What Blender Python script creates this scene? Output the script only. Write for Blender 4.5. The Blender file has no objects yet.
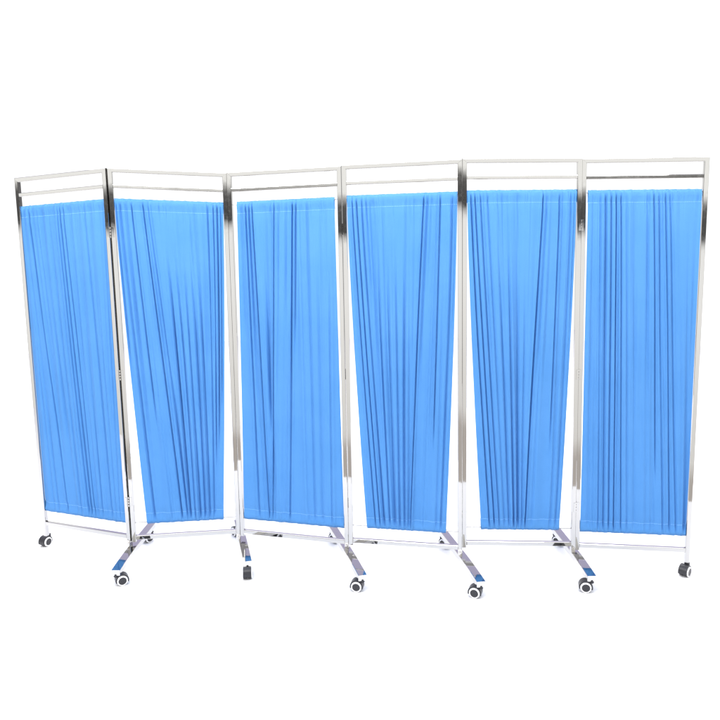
import bpy, bmesh, math, random
from mathutils import Vector, Matrix
random.seed(7)
S = bpy.context.scene
COL = S.collection

# ------------------------------------------------------------------ camera
cam_d = bpy.data.cameras.new('camera'); cam = bpy.data.objects.new('camera', cam_d); COL.objects.link(cam)
cam_d.sensor_width = 36; cam_d.lens = 36 * 659.972 / 720
cam_d.shift_y = -1.125 / 720
cam_d.clip_start = .05; cam_d.clip_end = 500
cam.matrix_world = Matrix.Translation((0, -2.9232, 1.4053)) @ Matrix.Rotation(math.pi/2 - .14981, 4, 'X') @ Matrix.Rotation(-.01244, 4, 'Z')
S.camera = cam

# ------------------------------------------------------------------ world: a white studio
W = bpy.data.worlds.new('World'); S.world = W; W.use_nodes = True
nt = W.node_tree; nt.nodes.clear()
N = nt.nodes.new; L = nt.links.new
out = N('ShaderNodeOutputWorld'); bg = N('ShaderNodeBackground'); L(bg.outputs[0], out.inputs[0])
tc = N('ShaderNodeTexCoord'); sep = N('ShaderNodeSeparateXYZ'); L(tc.outputs['Generated'], sep.inputs[0])
def world_ramp(stops):
    r = N('ShaderNodeValToRGB'); mr = N('ShaderNodeMapRange')
    mr.inputs['From Min'].default_value = -1; mr.inputs['From Max'].default_value = 1
    L(sep.outputs['Z'], mr.inputs['Value']); L(mr.outputs[0], r.inputs[0])
    e = r.color_ramp.elements
    while len(e) > 1: e.remove(e[-1])
    for i, (deg, c) in enumerate(stops):
        p = (math.sin(math.radians(deg)) + 1) / 2
        if i == 0: e[0].position = p; e[0].color = (*c, 1)
        else: q = e.new(p); q.color = (*c, 1)
    return r
wht = (1.0, 1.0, 1.0)
far_low = world_ramp([(-90, wht), (90, wht)])
far_high = world_ramp([(-90, (.56, .53, .74)), (24, (.56, .53, .74)), (60, (.50, .48, .62)), (90, (.8, .8, .82))])
near_side = world_ramp([(-90, (.60, .55, .51)), (-16, (.62, .57, .53)), (-14.5, (.98, .96, .93)), (-3, (1.2, 1.19, 1.17)), (2.0, (1.2, 1.195, 1.18)), (2.7, (.08, .08, .08)), (5.2, (.15, .145, .14)),
                        (5.8, (1.24, 1.235, 1.20)), (16, (1.17, 1.165, 1.14)), (30, (.62, .61, .66)), (90, (.8, .8, .82))])
def mixc(fac, a, b):
    m = N('ShaderNodeMix'); m.data_type = 'RGBA'; L(fac, m.inputs['Factor'])
    for k, v in (('A', a), ('B', b)):
        if isinstance(v, tuple): m.inputs[k].default_value = (*v, 1)
        else: L(v, m.inputs[k])
    return m.outputs['Result']
def span(sock, lo, hi):
    m = N('ShaderNodeMapRange'); m.inputs['From Min'].default_value = lo; m.inputs['From Max'].default_value = hi; L(sock, m.inputs['Value']); return m.outputs[0]
# the wall behind the screen is white up to a lavender-grey ceiling
far = mixc(span(sep.outputs['Z'], math.sin(math.radians(20.5)), math.sin(math.radians(21.3))), far_low.outputs[0], far_high.outputs[0])
env = mixc(span(sep.outputs['Y'], -.25, 0.), near_side.outputs[0], far)
# dark side patches added to the world, to darken reflections along the tube edges
ax = N('ShaderNodeMath'); ax.operation = 'ABSOLUTE'; L(sep.outputs['X'], ax.inputs[0])
zl = N('ShaderNodeMath'); zl.operation = 'MULTIPLY'
fl2 = N('ShaderNodeMath'); fl2.operation = 'MAXIMUM'; fl3 = N('ShaderNodeMath'); fl3.operation = 'MULTIPLY'
L(span(ax.outputs[0], .80, .83), fl3.inputs[0]); L(span(sep.outputs['Y'], .0, .1), fl3.inputs[1])
L(fl3.outputs[0], fl2.inputs[0]); L(span(ax.outputs[0], .93, .95), fl2.inputs[1]); L(fl2.outputs[0], zl.inputs[0]); L(span(sep.outputs['Z'], .75, .6), zl.inputs[1])
env = mixc(zl.outputs[0], env, (.20, .195, .20))
L(env, bg.inputs['Color']); bg.inputs['Strength'].default_value = 1.25

# ------------------------------------------------------------------ lamps (studio soft boxes)
def softbox(name, loc, target, sx, sy, power, col=(1, 1, 1)):
    d = bpy.data.lights.new(name, 'AREA'); d.shape = 'RECTANGLE'; d.size = sx; d.size_y = sy; d.energy = power; d.color = col
    o = bpy.data.objects.new(name, d); COL.objects.link(o); o.location = loc
    o.rotation_euler = (Vector(target) - Vector(loc)).to_track_quat('-Z', 'Y').to_euler()
    return o
softbox('softbox', (-2.6, -2.5, 3.3), (0, -.1, 1.4), 1.2, 1.2, 75)
softbox('softbox', (3.0, -2.6, 3.5), (.4, -.1, 1.4), 1.2, 1.2, 40)
softbox('softbox', (0, -1.35, 2.75), (0, -.05, 1.45), 3.4, .35, 58)      # strip bank above the screen
softbox('softbox', (0, 2.6, 6.0), (0, 2.6, 0), 9.0, 6.0, 700)      # unseen overhead bank, added to wash the floor white

S.view_settings.view_transform = 'Standard'; S.view_settings.look = 'None'
S.view_settings.exposure = 0; S.view_settings.gamma = 1
S.render.engine = 'CYCLES'
S.cycles.max_bounces = 10; S.cycles.glossy_bounces = 8

# ------------------------------------------------------------------ materials
def mat(name, col, rough=.5, metal=0., **kw):
    m = bpy.data.materials.new(name); m.use_nodes = True
    b = m.node_tree.nodes['Principled BSDF']
    b.inputs['Base Color'].default_value = (*col, 1); b.inputs['Roughness'].default_value = rough; b.inputs['Metallic'].default_value = metal
    for k, v in kw.items(): b.inputs[k].default_value = v
    return m
def chrome(name, col, rough, wob):
    m = mat(name, col, rough, 1.); t = m.node_tree; b = t.nodes['Principled BSDF']
    tcn = t.nodes.new('ShaderNodeTexCoord'); nz = t.nodes.new('ShaderNodeTexNoise'); nz.inputs['Scale'].default_value = 4; nz.inputs['Detail'].default_value = 1
    bp = t.nodes.new('ShaderNodeBump'); bp.inputs['Strength'].default_value = wob; bp.inputs['Distance'].default_value = .004
    t.links.new(tcn.outputs['Object'], nz.inputs['Vector']); t.links.new(nz.outputs[0], bp.inputs['Height']); t.links.new(bp.outputs[0], b.inputs['Normal'])
    n2 = t.nodes.new('ShaderNodeTexNoise'); n2.inputs['Scale'].default_value = 60; n2.inputs['Detail'].default_value = 6
    mr = t.nodes.new('ShaderNodeMapRange'); mr.inputs['From Min'].default_value = .35; mr.inputs['From Max'].default_value = .75
    mr.inputs['To Min'].default_value = rough * .6; mr.inputs['To Max'].default_value = rough * 2.4
    t.links.new(tcn.outputs['Object'], n2.inputs['Vector']); t.links.new(n2.outputs[0], mr.inputs['Value']); t.links.new(mr.outputs[0], b.inputs['Roughness'])
    return m
M_tube = chrome('polished_stainless_steel', (.53, .525, .515), .03, .12)
M_rod = chrome('satin_wire', (.40, .40, .40), .22, .0)
M_hinge = chrome('hinge_steel', (.62, .60, .57), .15, .1)
M_black = mat('black_plastic', (.018, .018, .022), .38)
M_tread = mat('wheel_rubber', (.028, .028, .032), .6)
M_white = mat('white_plastic', (.85, .85, .86), .3)
M_thread = mat('stitching_thread', (.20, .44, .80), .8)
M_floor = mat('white_studio_floor', (.88, .88, .88), .9)
if 1:   # the faintest unevenness of a painted cove
    t = M_floor.node_tree; nz = t.nodes.new('ShaderNodeTexNoise'); nz.inputs['Scale'].default_value = 2
    mr = t.nodes.new('ShaderNodeMapRange'); mr.inputs['To Min'].default_value = .82; mr.inputs['To Max'].default_value = .87
    t.links.new(nz.outputs[0], mr.inputs['Value'])
    cmb = t.nodes.new('ShaderNodeCombineColor')
    for i in range(3): t.links.new(mr.outputs[0], cmb.inputs[i])
    t.links.new(cmb.outputs[0], t.nodes['Principled BSDF'].inputs['Base Color'])

def cloth_mat():
    m = mat('blue_polyester_cloth', (.045, .235, .64), .75)
    t = m.node_tree; b = t.nodes['Principled BSDF']; n = t.nodes.new; l = t.links.new
    b.inputs['Sheen Weight'].default_value = .04; b.inputs['Sheen Roughness'].default_value = .5
    b.inputs['Specular IOR Level'].default_value = .2
    tcn = n('ShaderNodeTexCoord')
    nz = n('ShaderNodeTexNoise'); nz.inputs['Scale'].default_value = 5; nz.inputs['Detail'].default_value = 4
    l(tcn.outputs['Object'], nz.inputs['Vector'])
    rp = n('ShaderNodeValToRGB'); e = rp.color_ramp.elements
    e[0].position = .3; e[0].color = (.072, .245, .575, 1); e[1].position = .7; e[1].color = (.084, .266, .61, 1)
    l(nz.outputs[0], rp.inputs[0]); l(rp.outputs[0], b.inputs['Base Color'])
    # fine diagonal puckers and weave
    mp = n('ShaderNodeMapping'); mp.inputs['Rotation'].default_value = (0, math.radians(35), 0); mp.inputs['Scale'].default_value = (60, 60, 170)
    l(tcn.outputs['Object'], mp.inputs[0])
    w1 = n('ShaderNodeTexNoise'); w1.inputs['Scale'].default_value = 1.2; w1.inputs['Detail'].default_value = 3; l(mp.outputs[0], w1.inputs['Vector'])
    mp2 = n('ShaderNodeMapping'); mp2.inputs['Scale'].default_value = (190, 190, 9); l(tcn.outputs['Object'], mp2.inputs[0])
    w2 = n('ShaderNodeTexNoise'); w2.inputs['Scale'].default_value = 1; w2.inputs['Detail'].default_value = 2; l(mp2.outputs[0], w2.inputs['Vector'])
    ad = n('ShaderNodeMath'); ad.operation = 'ADD'; l(w1.outputs[0], ad.inputs[0]); l(w2.outputs[0], ad.inputs[1])
    bp = n('ShaderNodeBump'); bp.inputs['Strength'].default_value = .55; bp.inputs['Distance'].default_value = .0012
    l(ad.outputs[0], bp.inputs['Height']); l(bp.outputs[0], b.inputs['Normal'])
    tr = n('ShaderNodeBsdfTranslucent'); l(rp.outputs[0], tr.inputs[0]); l(bp.outputs[0], tr.inputs['Normal'])
    ms = n('ShaderNodeMixShader'); ms.inputs[0].default_value = .11
    l(b.outputs[0], ms.inputs[1]); l(tr.outputs[0], ms.inputs[2]); l(ms.outputs[0], t.nodes['Material Output'].inputs[0])
    return m
M_cloth = cloth_mat()

# ------------------------------------------------------------------ helpers
def link(name, bm, m, parent=None, smooth=False, loc=None):
    bmesh.ops.recalc_face_normals(bm, faces=bm.faces)
    me = bpy.data.meshes.new(name); bm.to_mesh(me); bm.free(); me.materials.append(m)
    if smooth:
        for p in me.polygons: p.use_smooth = True
    o = bpy.data.objects.new(name, me); COL.objects.link(o)
    if parent: o.parent = parent
    if loc is not None: o.location = loc
    return o
def prism(bm, A, B):
    """A, B: four-point rings joined into a closed tube"""
    a = [bm.verts.new(p) for p in A]; b = [bm.verts.new(p) for p in B]; n = len(a)
    bm.faces.new(a[::-1]); bm.faces.new(b)
    for i in range(n): bm.faces.new((a[i], a[(i+1) % n], b[(i+1) % n], b[i]))
def bevel(bm, w, seg=2):
    bmesh.ops.bevel(bm, geom=list(bm.edges), offset=w, segments=seg, profile=.6, affect='EDGES', clamp_overlap=True)
def ring(c, u, v, hu, hv):
    return [c - u*hu - v*hv, c + u*hu - v*hv, c + u*hu + v*hv, c - u*hu + v*hv]
def tube(bm, A, B, p, q, hp, hq, ch=.0026, ma=None, mb=None):
    """square tube from A to B, cross axes p and q, rounded corners; ma/mb shift each end point (mitres)"""
    oc = []
    for cx, cy, a0 in ((hp-ch, hq-ch, 0), (-hp+ch, hq-ch, 90), (-hp+ch, -hq+ch, 180), (hp-ch, -hq+ch, 270)):
        for k in range(4):
            a = math.radians(a0 + 30*k); oc.append((cx + ch*math.cos(a), cy + ch*math.sin(a)))
    z0 = Vector((0, 0, 0))
    prism(bm, [A + p*x + q*y + (ma(x, y) if ma else z0) for x, y in oc], [B + p*x + q*y + (mb(x, y) if mb else z0) for x, y in oc])
def cyl(bm, A, B, r, seg=16, r2=None):
    A = Vector(A); B = Vector(B); d = (B - A).normalized()
    u = d.orthogonal().normalized(); v = d.cross(u); r2 = r if r2 is None else r2
    prism(bm, [A + (u*math.cos(2*math.pi*i/seg) + v*math.sin(2*math.pi*i/seg))*r for i in range(seg)],
              [B + (u*math.cos(2*math.pi*i/seg) + v*math.sin(2*math.pi*i/seg))*r2 for i in range(seg)])
def lathe(bm, prof, axis_o, axis_d, seg=40):
    """closed profile of (along, radius) spun round an axis"""
    d = Vector(axis_d).normalized(); u = d.orthogonal().normalized(); v = d.cross(u); o = Vector(axis_o)
    rows = []
    for k in range(seg):
        a = 2*math.pi*k/seg; w = u*math.cos(a) + v*math.sin(a)
        rows.append([bm.verts.new(o + d*x + w*r) for x, r in prof])
    n = len(prof)
    for k in range(seg):
        p, q = rows[k], rows[(k+1) % seg]
        for i in range(n):
            j = (i+1) % n
            bm.faces.new((p[i], p[j], q[j], q[i]))
def autosmooth(o, ang=35):
    for p in o.data.polygons: p.use_smooth = True
    try:
        o.data.set_sharp_from_angle(angle=math.radians(ang))
    except Exception: pass

def flat(o): return o      # tubes keep their true flat faces

# ------------------------------------------------------------------ setting
bm = bmesh.new()
R = 9
vs = [bm.verts.new((R*math.cos(2*math.pi*i/96), max(-1.22, R*math.sin(2*math.pi*i/96)), 0)) for i in range(96)]
bm.faces.new(vs)
fl = link('floor', bm, M_floor); fl['kind'] = 'structure'

# ------------------------------------------------------------------ the folding screen
screen = bpy.data.objects.new('folding_screen', None); COL.objects.link(screen)
screen['label'] = 'six-panel hinged privacy screen, chrome tube frames with gathered blue curtains, standing on black casters'
screen['category'] = 'screen'

# posts: x, y at the top, lean of the foot, height offsets (top, middle rail, bottom rail)
Q = [[-1.5591, 0.1916, -0.0177, 0.0157, -0.0076, -0.0087, 0.005], [-1.0959, 0.0284, -0.0025, 0.0043, 0.0082, 0.0068, 0.0042],
 [-1.0734, 0.0296, -0.002, 0.0044, 0.0099, 0.0084, -0.0021], [-0.586, 0.071, -0.0072, 0.0104, -0.0111, -0.0123, 0.0021],
 [-0.5641, 0.0659, -0.0067, 0.0105, -0.0103, -0.0113, 0.0035], [-0.0782, -0.022, 0.0083, -0.0085, -0.0008, -0.002, -0.008],
 [-0.0577, -0.0313, 0.0086, -0.0083, 0.0018, 0.0014, 0.0033], [0.4177, -0.1454, 0.023, 0.0259, 0.0037, 0.0025, -0.0013],
 [0.4366, -0.1331, 0.0237, 0.0261, 0.0077, 0.0074, 0.0155], [0.9194, -0.0998, 0.0307, -0.0078, 0.0093, 0.0086, 0.0029],
 [0.9407, -0.0929, 0.0312, -0.0081, 0.0066, 0.0056, -0.0059], [1.425, -0.1391, 0.0127, -0.0265, 0.0019, 0.0005, -0.0066]]
H = .0098      # half of the tube
def post_at(k, z):
    x, y, lx, ly = Q[k][:4]; t = (1.8 - z) / 1.8
    return Vector((x + lx*t, y + ly*t, z))
def z_top(k): return 1.790 + Q[k][4]
def z_mid(k): return 1.7242 + Q[k][5]
def z_bot(k): return .123 + Q[k][6]
BAR_TOP = .087
def frame_axes(p):
    a, b = post_at(2*p, 1.), post_at(2*p+1, 1.)
    u = (b - a); u.z = 0; u.normalize()
    n = Vector((u.y, -u.x, 0))      # towards the camera
    return u, n

for p in range(6):
    u, n = frame_axes(p)
    for e in (0, 1):
        k = 2*p + e; s = 1 if e == 0 else -1     # s: direction into the frame
        if k in (0, 11): zb = .062
        elif e == 1: zb = BAR_TOP + .0003
        else: zb = z_bot(k) - .020
        bm = bmesh.new()
        zt = z_top(k)
        tube(bm, post_at(k, zb), post_at(k, zt), u, n, H, H, mb=lambda x, y: Vector((0, 0, -x*s)))
        flat(link('post', bm, M_tube, screen))
    # top rail, mitred into the posts
    ka, kb = 2*p, 2*p+1
    a, b = post_at(ka, z_top(ka)), post_at(kb, z_top(kb)); g = .00015
    Z = Vector((0, 0, 1))
    w = (b-a); w.z = 0; w.normalize(); wn = Vector((w.y, -w.x, 0))
    bm = bmesh.new(); tube(bm, a, b, wn, Z, H, H, ma=lambda x, y: w*(-y + g), mb=lambda x, y: -w*(-y + g))
    flat(link('top_rail', bm, M_tube, screen))
    for nm, zf, hh, hn in (('middle_rail', z_mid, .0082, .0088), ('bottom_rail', z_bot, .0098, .0090)):
        a, b = post_at(ka, zf(ka)), post_at(kb, zf(kb))
        bm = bmesh.new()
        tl = math.radians({2: -.30, 5: -.42, 0: 1.2}.get(p, 0)) if nm == 'middle_rail' else 0.
        nr = n*math.cos(tl) + Z*math.sin(tl); Zr = Z*math.cos(tl) - n*math.sin(tl)      # some middle rails rolled to make their reflections darker or lighter
        tube(bm, a + u*(H + .0002), b - u*(H + .0002), nr, Zr, hn, hh)
        flat(link(nm, bm, M_tube, screen))

# curtains ----------------------------------------------------------
def ztop_rod(k): return z_mid(k) - .0605
def zbot_rod(k): return z_bot(k) + .0735
# edges of the cloth as fractions of the frame, and where folds start and end, read as picture columns
CUR = [
 dict(top=(.022, .978), bot=(.022, .978), tx=(20, 104), bx=(45, 125), folds=[
   (28,69,1.2,1.,0,1),(24,60,.5,1.2,0,1),(60,93,1.3,.7,0,1),(63.5,96.5,1.2,.7,0,1),(57.5,90,.6,.8,0,1),(84,113,.8,1.3,0,1),(102,120,.6,1.2,0,1),
   (76,104,.5,1.5,.3,1),(40,78,.35,2,0,1),(70,99,.4,1,0,.6),(92,117,.5,1,.2,1)]),
 dict(top=(.022, .978), bot=(.13, .862), tx=(115, 222), bx=(147.5, 222), folds=[
   (142,182,1.4,.8,0,1),(147,187.5,1.,1.,0,1),(131,168,1.1,.8,0,.75),(120,156,.9,1.2,0,1),(126,160,.6,1.2,0,.5),
   (162,190.5,1.2,1.1,.12,1),(170,195,1.2,1.1,.10,1),(178,200,1.2,1.1,.12,1),(186,204.5,1.2,1.1,.14,1),(194,209,1.1,1.1,.16,1),
   (206,213,1.1,.9,0,1),(212,215.5,1.2,.7,0,.9),(215.7,218,1.2,.6,0,.8),(219.3,220,.9,.6,0,.7),(116.5,149,.8,.8,0,.6)]),
 dict(top=(.062, .952), bot=(.022, .978), tx=(237, 334), bx=(245, 344), folds=[
   (252.5,271,1.5,.6,0,1),(246,261.5,.9,.9,0,1),(275,274,1.5,.55,0,1),(279,278,.6,1.,0,.7),(271,269,.8,.7,0,.12),(293,291,1.4,.6,0,.62),
   (296.8,294,1.1,.8,0,.5),(287,285,.6,1.,0,.4),(300.5,310,.6,1.4,0,1),(307,316,.7,1.3,0,1),(317,323.5,.7,1.5,.1,1),(328,332.5,.9,1.3,.1,1),
   (249.5,266,.6,.8,0,.5),(260,281,.25,2,0,1),(241,252,.4,1,0,.5)]),
 dict(top=(.022, .978), bot=(.152, .872), tx=(346.5, 457), bx=(367.5, 446), folds=[
   (352,376.5,1.3,.7,0,1),(356,381,1.3,.7,0,1),(361.5,385.5,1.1,.9,0,1),(376,391,1.1,1.1,.1,1),(386,396,1.1,1.1,.12,1),(395.5,401,1.1,1.1,.10,1),
   (405,405.5,.9,1.1,.14,1),(412,409,.7,1.1,.25,1),(424.5,411,1.5,.75,0,1),(428.5,414.5,.7,1.1,0,.6),(432.5,418,.5,1,0,.3),(440.5,431,1.3,.7,0,.8),
   (452.5,441,.9,1.2,0,1),(445,436,.5,1.2,.2,1),(366,388,.6,1.,.0,.4),(455,444,.6,.7,0,.5)]),
 dict(top=(.022, .978), bot=(.155, .87), tx=(467, 575.5), bx=(480.5, 558.5), folds=[
   (470.5,489,1.3,.7,0,1),(474.5,494,1.3,.7,0,1),(480,499,1.1,.9,0,1),(487,504,.7,1.1,0,1),(496,508.5,1.1,1.1,.1,1),(507,513,1.1,1.1,.12,1),
   (516,517,1.0,1.1,.12,1),(526,521,.7,1.1,.2,1),(542.5,524,1.5,.75,0,1),(546.5,528,.7,1.1,0,.6),(558.7,545,1.3,.7,0,.8),(570,554.5,.9,1.2,0,1),
   (564,549.5,.5,1.2,.2,1),(573.3,557,.6,.7,0,.5)]),
 dict(top=(.036, .974), bot=(.024, .978), tx=(588.5, 702), bx=(579.5, 686), folds=[
   (601,597.5,.9,1.,0,1),(606.5,603,1.1,.9,0,1),(612,608.5,1.,.8,0,1),(617,613.5,1.5,.6,0,1),(622,621,1.1,.7,0,1),(594,588,.4,1.5,0,1),
   (648,646,.6,1.2,0,1),(654.7,656,1.3,.7,0,.9),(659.5,663,.8,.8,0,1),(666,670,1.1,.7,0,1),(670.5,676,1.,.9,0,1),(690,684,.6,1.6,.1,1),(627,627,.5,1.,0,1)]),
]
def sstep(a, b, x):
    if b <= a: return 1. if x >= b else 0.
    t = min(1, max(0, (x-a)/(b-a))); return t*t*(3-2*t)
NU, NT = 300, 110
for p, c in enumerate(CUR):
    rnd = random.Random(40 + p)
    u, n = frame_axes(p); ka, kb = 2*p, 2*p+1
    folds = []
    for (xt, xb, A, w, t0, t1) in c['folds']:
        ut = (xt - c['tx'][0]) / (c['tx'][1] - c['tx'][0]); ub = (xb - c['bx'][0]) / (c['bx'][1] - c['bx'][0])
        folds.append((ut, ub, A, w, t0, t1, rnd.choice((-1, 1)), rnd.uniform(0, 6.28), rnd.uniform(.002, .005)))
    pairs = sorted((f[0], f[1]) for f in folds)
    def fan(ua):       # where a thread that starts at ua ends, following its neighbours
        lo = (0., 0.); hi = (1., 1.)
        for q in pairs:
            if q[0] <= ua: lo = q
            else: hi = q; break
        return lo[1] + (hi[1]-lo[1])*(ua-lo[0])/max(1e-4, hi[0]-lo[0])
    for i in range(38):
        ua = rnd.uniform(.02, .98); t0 = rnd.choice((0, 0, .05, .15, .3)); t1 = rnd.choice((1, 1, 1, .8, .6))
        folds.append((ua, fan(ua), rnd.uniform(.12, .42), rnd.uniform(.8, 2.0), t0, t1, rnd.choice((-1, 1)), rnd.uniform(0, 6.28), rnd.uniform(.003, .009)))
    gath = [(rnd.uniform(0, 1), rnd.uniform(.003, .007), rnd.uniform(.4, 1.), rnd.uniform(.5, 1.5)) for _ in range(34)]
    gatb = [(rnd.uniform(0, 1), rnd.uniform(.004, .008), rnd.uniform(.3, .9), rnd.uniform(.5, 1.5)) for _ in range(26)]
    ph = [rnd.uniform(0, 6.28) for _ in range(10)]
    wave = [(rnd.uniform(2, 9), rnd.uniform(0, 6.28), rnd.uniform(-2, 2)) for _ in range(5)]
    def width_at(t):
        e = t ** 1.35
        return c['top'][0] + (c['bot'][0]-c['top'][0])*e, c['top'][1] + (c['bot'][1]-c['top'][1])*e
    def disp(uu, t):
        """normal displacement in metres; creases go away from the viewer"""
        sl, sr = width_at(t); wid = (sr - sl) * .49
        d = 0
        for f in folds:
            ut, ub, A, w, t0, t1, side, phs, wb = f
            pos = ut + (ub-ut)*t + wb*math.sin(phs + 5*t)*(t*(1-t)*2)
            env = (sstep(t0-.06, t0+.34, t) if t0 > 0 else 1.) * (1 - sstep(t1-.22, t1, t) if t1 < 1 else 1.)
            if env <= 0: continue
            x = (uu - pos) * wid / (.0040*w)
            if abs(x) > 7: continue
            v = -math.exp(-x*x*(1.0 if x*side > 0 else 2.4)) + .55*math.exp(-((x*side-2.3)/1.5)**2) + .3*math.exp(-((x*side+2.2)/1.1)**2)
            d += v*A*env*.0074
        for fr, p0, sl2 in wave:
            d += .0014*math.sin(fr*uu*6.28 + p0 + sl2*t)
        k = math.exp(-((t-.035)/.035)**2)           # little gathers on the rod
        for g0, gw, ga, gs in gath:
            x = (uu - g0 - .05*(gs-1)*t*8) / gw
            if abs(x) < 4: d -= .0036*ga*math.exp(-x*x)*math.exp(-(t/(.05*gs))**2)
        for g0, gw, ga, gs in gatb:
            x = (uu - g0) / gw
            if abs(x) < 4: d -= .0026*ga*math.exp(-x*x)*math.exp(-((1-t)/(.045*gs))**2)
        return d
    zt_a, zt_b = ztop_rod(ka), ztop_rod(kb); zb_a, zb_b = zbot_rod(ka), zbot_rod(kb)
    RZ = .0088     # how far the casing reaches past the rod
    # rows: (t along the front, depth of the casing wrap). The casing goes over the rod and down the back.
    rows = []
    CT, CB = .034, .034      # casing heights in t
    for i in range(7):  rows.append(('b', CT*(1-i/7)))
    for i in range(NT+1): rows.append(('f', i/NT))
    for i in range(1, 8): rows.append(('b', 1 - CB*i/7))
    def surf(uu, side, t, lift=0.):
        sl, sr = width_at(t); s = sl + (sr-sl)*uu
        # slightly wavy free side edges
        ra = zt_a + RZ; rb = zt_b + RZ; ba = zb_a - RZ; bb = zb_b - RZ
        z_l = ra + (ba-ra)*t; z_r = rb + (bb-rb)*t
        z = z_l + (z_r-z_l)*s
        scal = abs(.0009*math.sin(uu*31+ph[0]) + .0006*math.sin(uu*67+ph[1]) + .0003*math.sin(uu*131+ph[2]))
        z += scal*(math.exp(-(t/.02)**2)) - (scal*.6 + .0006*math.sin(uu*60+ph[3]))*math.exp(-((1-t)/.02)**2)
        P = post_at(ka, z).lerp(post_at(kb, z), s)
        dt = min(t, 1-t)*1.49
        # casing profile: round over the rod, pinched at the stitch line
        if dt < .012: prof = .0052*math.sqrt(max(0, 1-((.012-dt)/.012)**2))
        else: prof = .0052 - .0036*sstep(.018, .048, dt)
        prof += .0026*sstep(.0515, .070, dt)
        D = disp(uu, t); kk = sstep(.0125, .034, dt)
        if side == 'f':
            soft = prof*1.05 + max(-.0005, D*.30)
            off = soft*(1-kk) + (prof + D)*kk + lift
        else:
            off = -prof*1.05 + min(.0006, D*.15)
            off = off*(1-sstep(.016, .045, dt)) + (-.0032 + D*.8)*sstep(.016, .045, dt)
        return P + n*(off + .0005)
    bm = bmesh.new(); grid = []
    for side, t in rows:
        grid.append([bm.verts.new(surf(j/NU, side, t)) for j in range(NU+1)])
    for a, b in zip(grid, grid[1:]):
        for j in range(NU): bm.faces.new((a[j], a[j+1], b[j+1], b[j]))
    cur = link('curtain', bm, M_cloth, screen, smooth=True)
    sm = cur.modifiers.new('thickness', 'SOLIDIFY'); sm.thickness = .0008; sm.offset = 0
    # stitch lines: short raised stitches of thread
    for t0 in (CT, 1-CB):
        bm = bmesh.new(); ns = 110
        for i in range(ns):
            u0 = (i+.15)/ns; u1 = (i+.80)/ns; wz = .0011/1.49
            um = (u0+u1)/2
            q = [surf(u0, 'f', t0-wz, .0007), surf(um, 'f', t0-wz, .0015), surf(u1, 'f', t0-wz, .0007), surf(u1, 'f', t0+wz, .0007), surf(um, 'f', t0+wz, .0015), surf(u0, 'f', t0+wz, .0007)]
            lo = [x - n*.0010 for x in q]
            prism(bm, lo, q)
        link('seam', bm, M_thread, cur)
    for za, zb_ in ((zt_a, zt_b), (zb_a, zb_b)):
        bm = bmesh.new(); a = post_at(ka, za) + u*H*.9; b = post_at(kb, zb_) - u*H*.9
        cyl(bm, a, b, .0028, 12); autosmooth(link('curtain_rod', bm, M_rod, screen))

# hinges ------------------------------------------------------------
def hinge(j, z):
    k = 2*j - 1
    a, b = post_at(k, z), post_at(k+1, z); ua, na = frame_axes(j-1); ub, nb = frame_axes(j)
    mid = (a+b)/2; nn = (na+nb).normalized(); fs = 1 if j in (1, 5) else -1; nn = nn*fs; na = na*fs; nb = nb*fs; base = mid + nn*(H - .0008)
    bm = bmesh.new()
    for i in range(4):
        z0 = -.0235 + i*.0126; z1 = z0 + .0088
        cyl(bm, base + Vector((0, 0, z0)), base + Vector((0, 0, z1)), .0027, 14)
    h = link('hinge', bm, M_hinge, screen); autosmooth(h)
    bm = bmesh.new(); cyl(bm, base + Vector((0, 0, -.0245)), base + Vector((0, 0, .0235)), .0020, 10); autosmooth(link('pin', bm, M_black, h))  # black pin, its colour stands in for shade in the knuckle slots
    for c0, uu, nn2, sg in ((a, ua, na, 1), (b, ub, nb, -1)):
        bm = bmesh.new(); c1 = c0 + nn2*(H + .0008) + uu*(sg*.0035)
        prism(bm, ring(c1 - Vector((0, 0, .022)), uu, nn2, .0048, .0007), ring(c1 + Vector((0, 0, .022)), uu, nn2, .0048, .0007)); bevel(bm, .0003, 1)
        autosmooth(link('leaf', bm, M_tube, h))
for j in range(1, 6):
    for z in (1.535, .90, .30): hinge(j, z)

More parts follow.
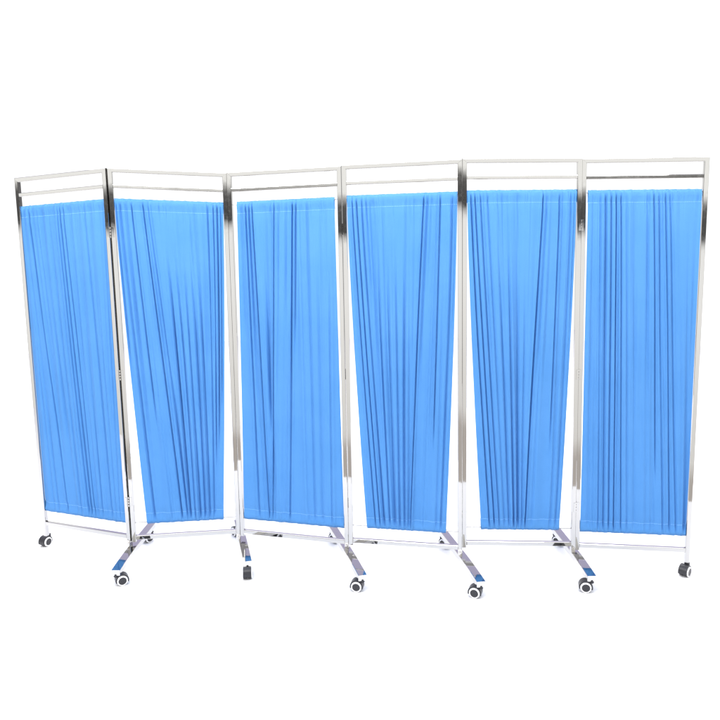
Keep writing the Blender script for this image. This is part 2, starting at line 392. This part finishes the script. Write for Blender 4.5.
# feet --------------------------------------------------------------
FEET = {1: ((-1.081, -.206), (-1.075, .288)), 2: ((-.515, -.134), (-.640, .318)), 3: ((.000, -.280), (-.157, .252)),
        4: ((.493, -.349), (.392, .178)), 5: ((.966, -.312), (.955, .190))}
HB, HH = .0195, .0125
DROOP = .013
ROLL = {3: 3.0, 4: 2.5}      # two feet rolled so that their tops reflect the blue curtain
def make_caster():
    """origin at the floor under the swivel; rolls along local y, wheels either side on x; trail towards -y"""
    tr = .021; ax = .0235; c = Vector((0, -tr, ax))
    bm = bmesh.new()      # hood between and over the wheels
    arc = []
    for i in range(22):
        a = math.radians(-18 + (215)*i/21)
        arc.append((math.cos(a)*.0285, math.sin(a)*.0285))
    inner = [(math.cos(math.radians(197-i*215/9))*.012, math.sin(math.radians(197-i*215/9))*.012 - .001) for i in range(10)]
    pts = arc + inner
    def hood(x0, x1, sc):
        A = [c + Vector((x0, y*sc, z*sc)) for y, z in pts]; B = [c + Vector((x1, y*sc, z*sc)) for y, z in pts]
        n = len(pts); a = [bm.verts.new(q) for q in A]; b = [bm.verts.new(q) for q in B]
        for i in range(n): bm.faces.new((a[i], a[(i+1) % n], b[(i+1) % n], b[i]))
        m = len(arc)
        for r, flip in ((a, 1), (b, 0)):
            for i in range(m-1):
                j0 = m + min(9, int(round((m-1-i)*9/(m-1)))); j1 = m + min(9, int(round((m-2-i)*9/(m-1))))
                f = [r[i], r[i+1], r[j1], r[j0]] if j0 != j1 else [r[i], r[i+1], r[j0]]
                bm.faces.new(f if flip else f[::-1])
    hood(-.0175, .0175, 1.)
    cyl(bm, (0, 0, .0415), (0, 0, .0565), .0125, 20, .011)
    cas = link('caster', bm, M_black); autosmooth(cas, 40)
    for s in (-1, 1):
        bm = bmesh.new()
        lathe(bm, [(.0035, .003), (.0035, .0205), (.0048, .0228), (.0150, .0230), (.0180, .0222), (.0205, .0180), (.0208, .0175), (.0208, .003)], c, (s, 0, 0), 44)
        autosmooth(link('wheel', bm, M_tread, cas), 30)
        bm = bmesh.new()
        lathe(bm, [(.0185, .0166), (.0226, .0172), (.0229, .0184), (.0208, .0220), (.0184, .0228), (.0178, .0200)], c, (s, 0, 0), 44)
        autosmooth(link('wheel_rim', bm, M_white, cas), 30)
        bm = bmesh.new()
        lathe(bm, [(.0190, .0005), (.0225, .0005), (.0234, .005), (.0226, .0164), (.0190, .0164)], c, (s, 0, 0), 32)
        autosmooth(link('hub_cap', bm, M_black, cas), 30)
    bm = bmesh.new(); cyl(bm, (0, 0, .056), (0, 0, .0645), .0085, 18); autosmooth(link('stem', bm, M_white, cas))
    return cas
proto = make_caster(); used = [False]
def caster(x, y, axle_deg, trail_sign=1):
    """axle_deg: heading of the axle; trail_sign picks which side of it the wheels trail"""
    if not used[0]: o = proto; used[0] = True
    else:
        o = proto.copy(); COL.objects.link(o)
        for ch in list(proto.children):
            c2 = ch.copy(); COL.objects.link(c2); c2.parent = o
    o.parent = screen; o.location = (x, y, 0)
    o.rotation_euler = (0, 0, math.radians(axle_deg + (0 if trail_sign > 0 else 180)))
    return o
for j, (F, Rr) in FEET.items():
    F = Vector((*F, 0)); Rr = Vector((*Rr, 0)); d = (Rr-F).normalized(); v = Vector((-d.y, d.x, 0)); zc = Vector((0, 0, BAR_TOP - HH))
    rl = math.radians(ROLL.get(j, 0)); up = Vector((0, 0, 1)); vr = v*math.cos(rl) - up*math.sin(rl)*(1 if v.x > 0 else -1); ur = up*math.cos(rl) + v*math.sin(rl)*(1 if v.x > 0 else -1)
    bm = bmesh.new(); prev = None; ns = 24; ch = .0016      # the front arm droops, shaped so its top reflects more blue curtain
    for i in range(ns+1):
        t = i/ns; cc = F.lerp(Rr, t) + zc - Vector((0, 0, DROOP*max(0, 1-t/.5)**2))
        oc = [(-HB+ch, -HH), (HB-ch, -HH), (HB, -HH+ch), (HB, HH-ch), (HB-ch, HH), (-HB+ch, HH), (-HB, HH-ch), (-HB, -HH+ch)]
        rg = [bm.verts.new(cc + vr*x + ur*z) for x, z in oc]
        if prev:
            for q in range(8): bm.faces.new((prev[q], prev[(q+1) % 8], rg[(q+1) % 8], rg[q]))
        else: bm.faces.new(rg[::-1])
        prev = rg
    bm.faces.new(prev)
    foot = link('foot_bar', bm, M_tube, screen); autosmooth(foot, 20)
    for P, s in ((F, 1), (Rr, -1)):
        bm = bmesh.new(); q = P - d*s*.0008 + zc - Vector((0, 0, DROOP if s > 0 else 0))
        prism(bm, ring(q - d*s*.0012, v, Vector((0, 0, 1)), HB-.001, HH-.001), ring(q + d*s*.0006, v, Vector((0, 0, 1)), HB-.001, HH-.001)); bevel(bm, .0005, 1)
        autosmooth(link('end_cap', bm, M_white, foot))
    # carrying bracket: a small saddle with a bolt
    k = 2*j - 1; c = post_at(k, BAR_TOP); u, n = frame_axes(j-1)
    bm = bmesh.new(); c2 = c + n*(H + .0012)
    prism(bm, ring(c2 + Vector((0, 0, .0006)), u, n, .0075, .0010), ring(c2 + Vector((0, 0, .026)), u, n, .0075, .0010)); bevel(bm, .0004, 1)
    br = link('bracket', bm, M_hinge, screen); autosmooth(br)
    bm = bmesh.new(); cyl(bm, c2 + Vector((0, 0, .014)) + n*.0008, c2 + Vector((0, 0, .014)) + n*.0045, .0042, 6); autosmooth(link('bolt', bm, M_hinge, br))
# caster headings: front of each foot, rear of each foot, and under the two end posts
def along(j, end, inset=.014):
    F, Rr = Vector(FEET[j][0]), Vector(FEET[j][1]); d = (Rr-F).normalized()
    return (F + d*inset) if end == 'f' else (Rr - d*inset)
for j, ang, ts in ((1, -62, -1), (2, 8, 1), (3, -102, 1), (4, -112, 1), (5, -104, 1)):
    q = along(j, 'f'); caster(q.x, q.y - .006, ang, ts)
for j, ang, ts in ((1, -40, 1), (2, 40, -1), (3, -130, -1), (4, -140, -1), (5, -140, -1)):
    q = along(j, 'r'); caster(q.x, q.y, ang, ts)
q = post_at(0, 0); caster(q.x - .008, q.y + .036, -22, 1)
q = post_at(11, 0); caster(q.x + .005, q.y + .006, -48, 1)
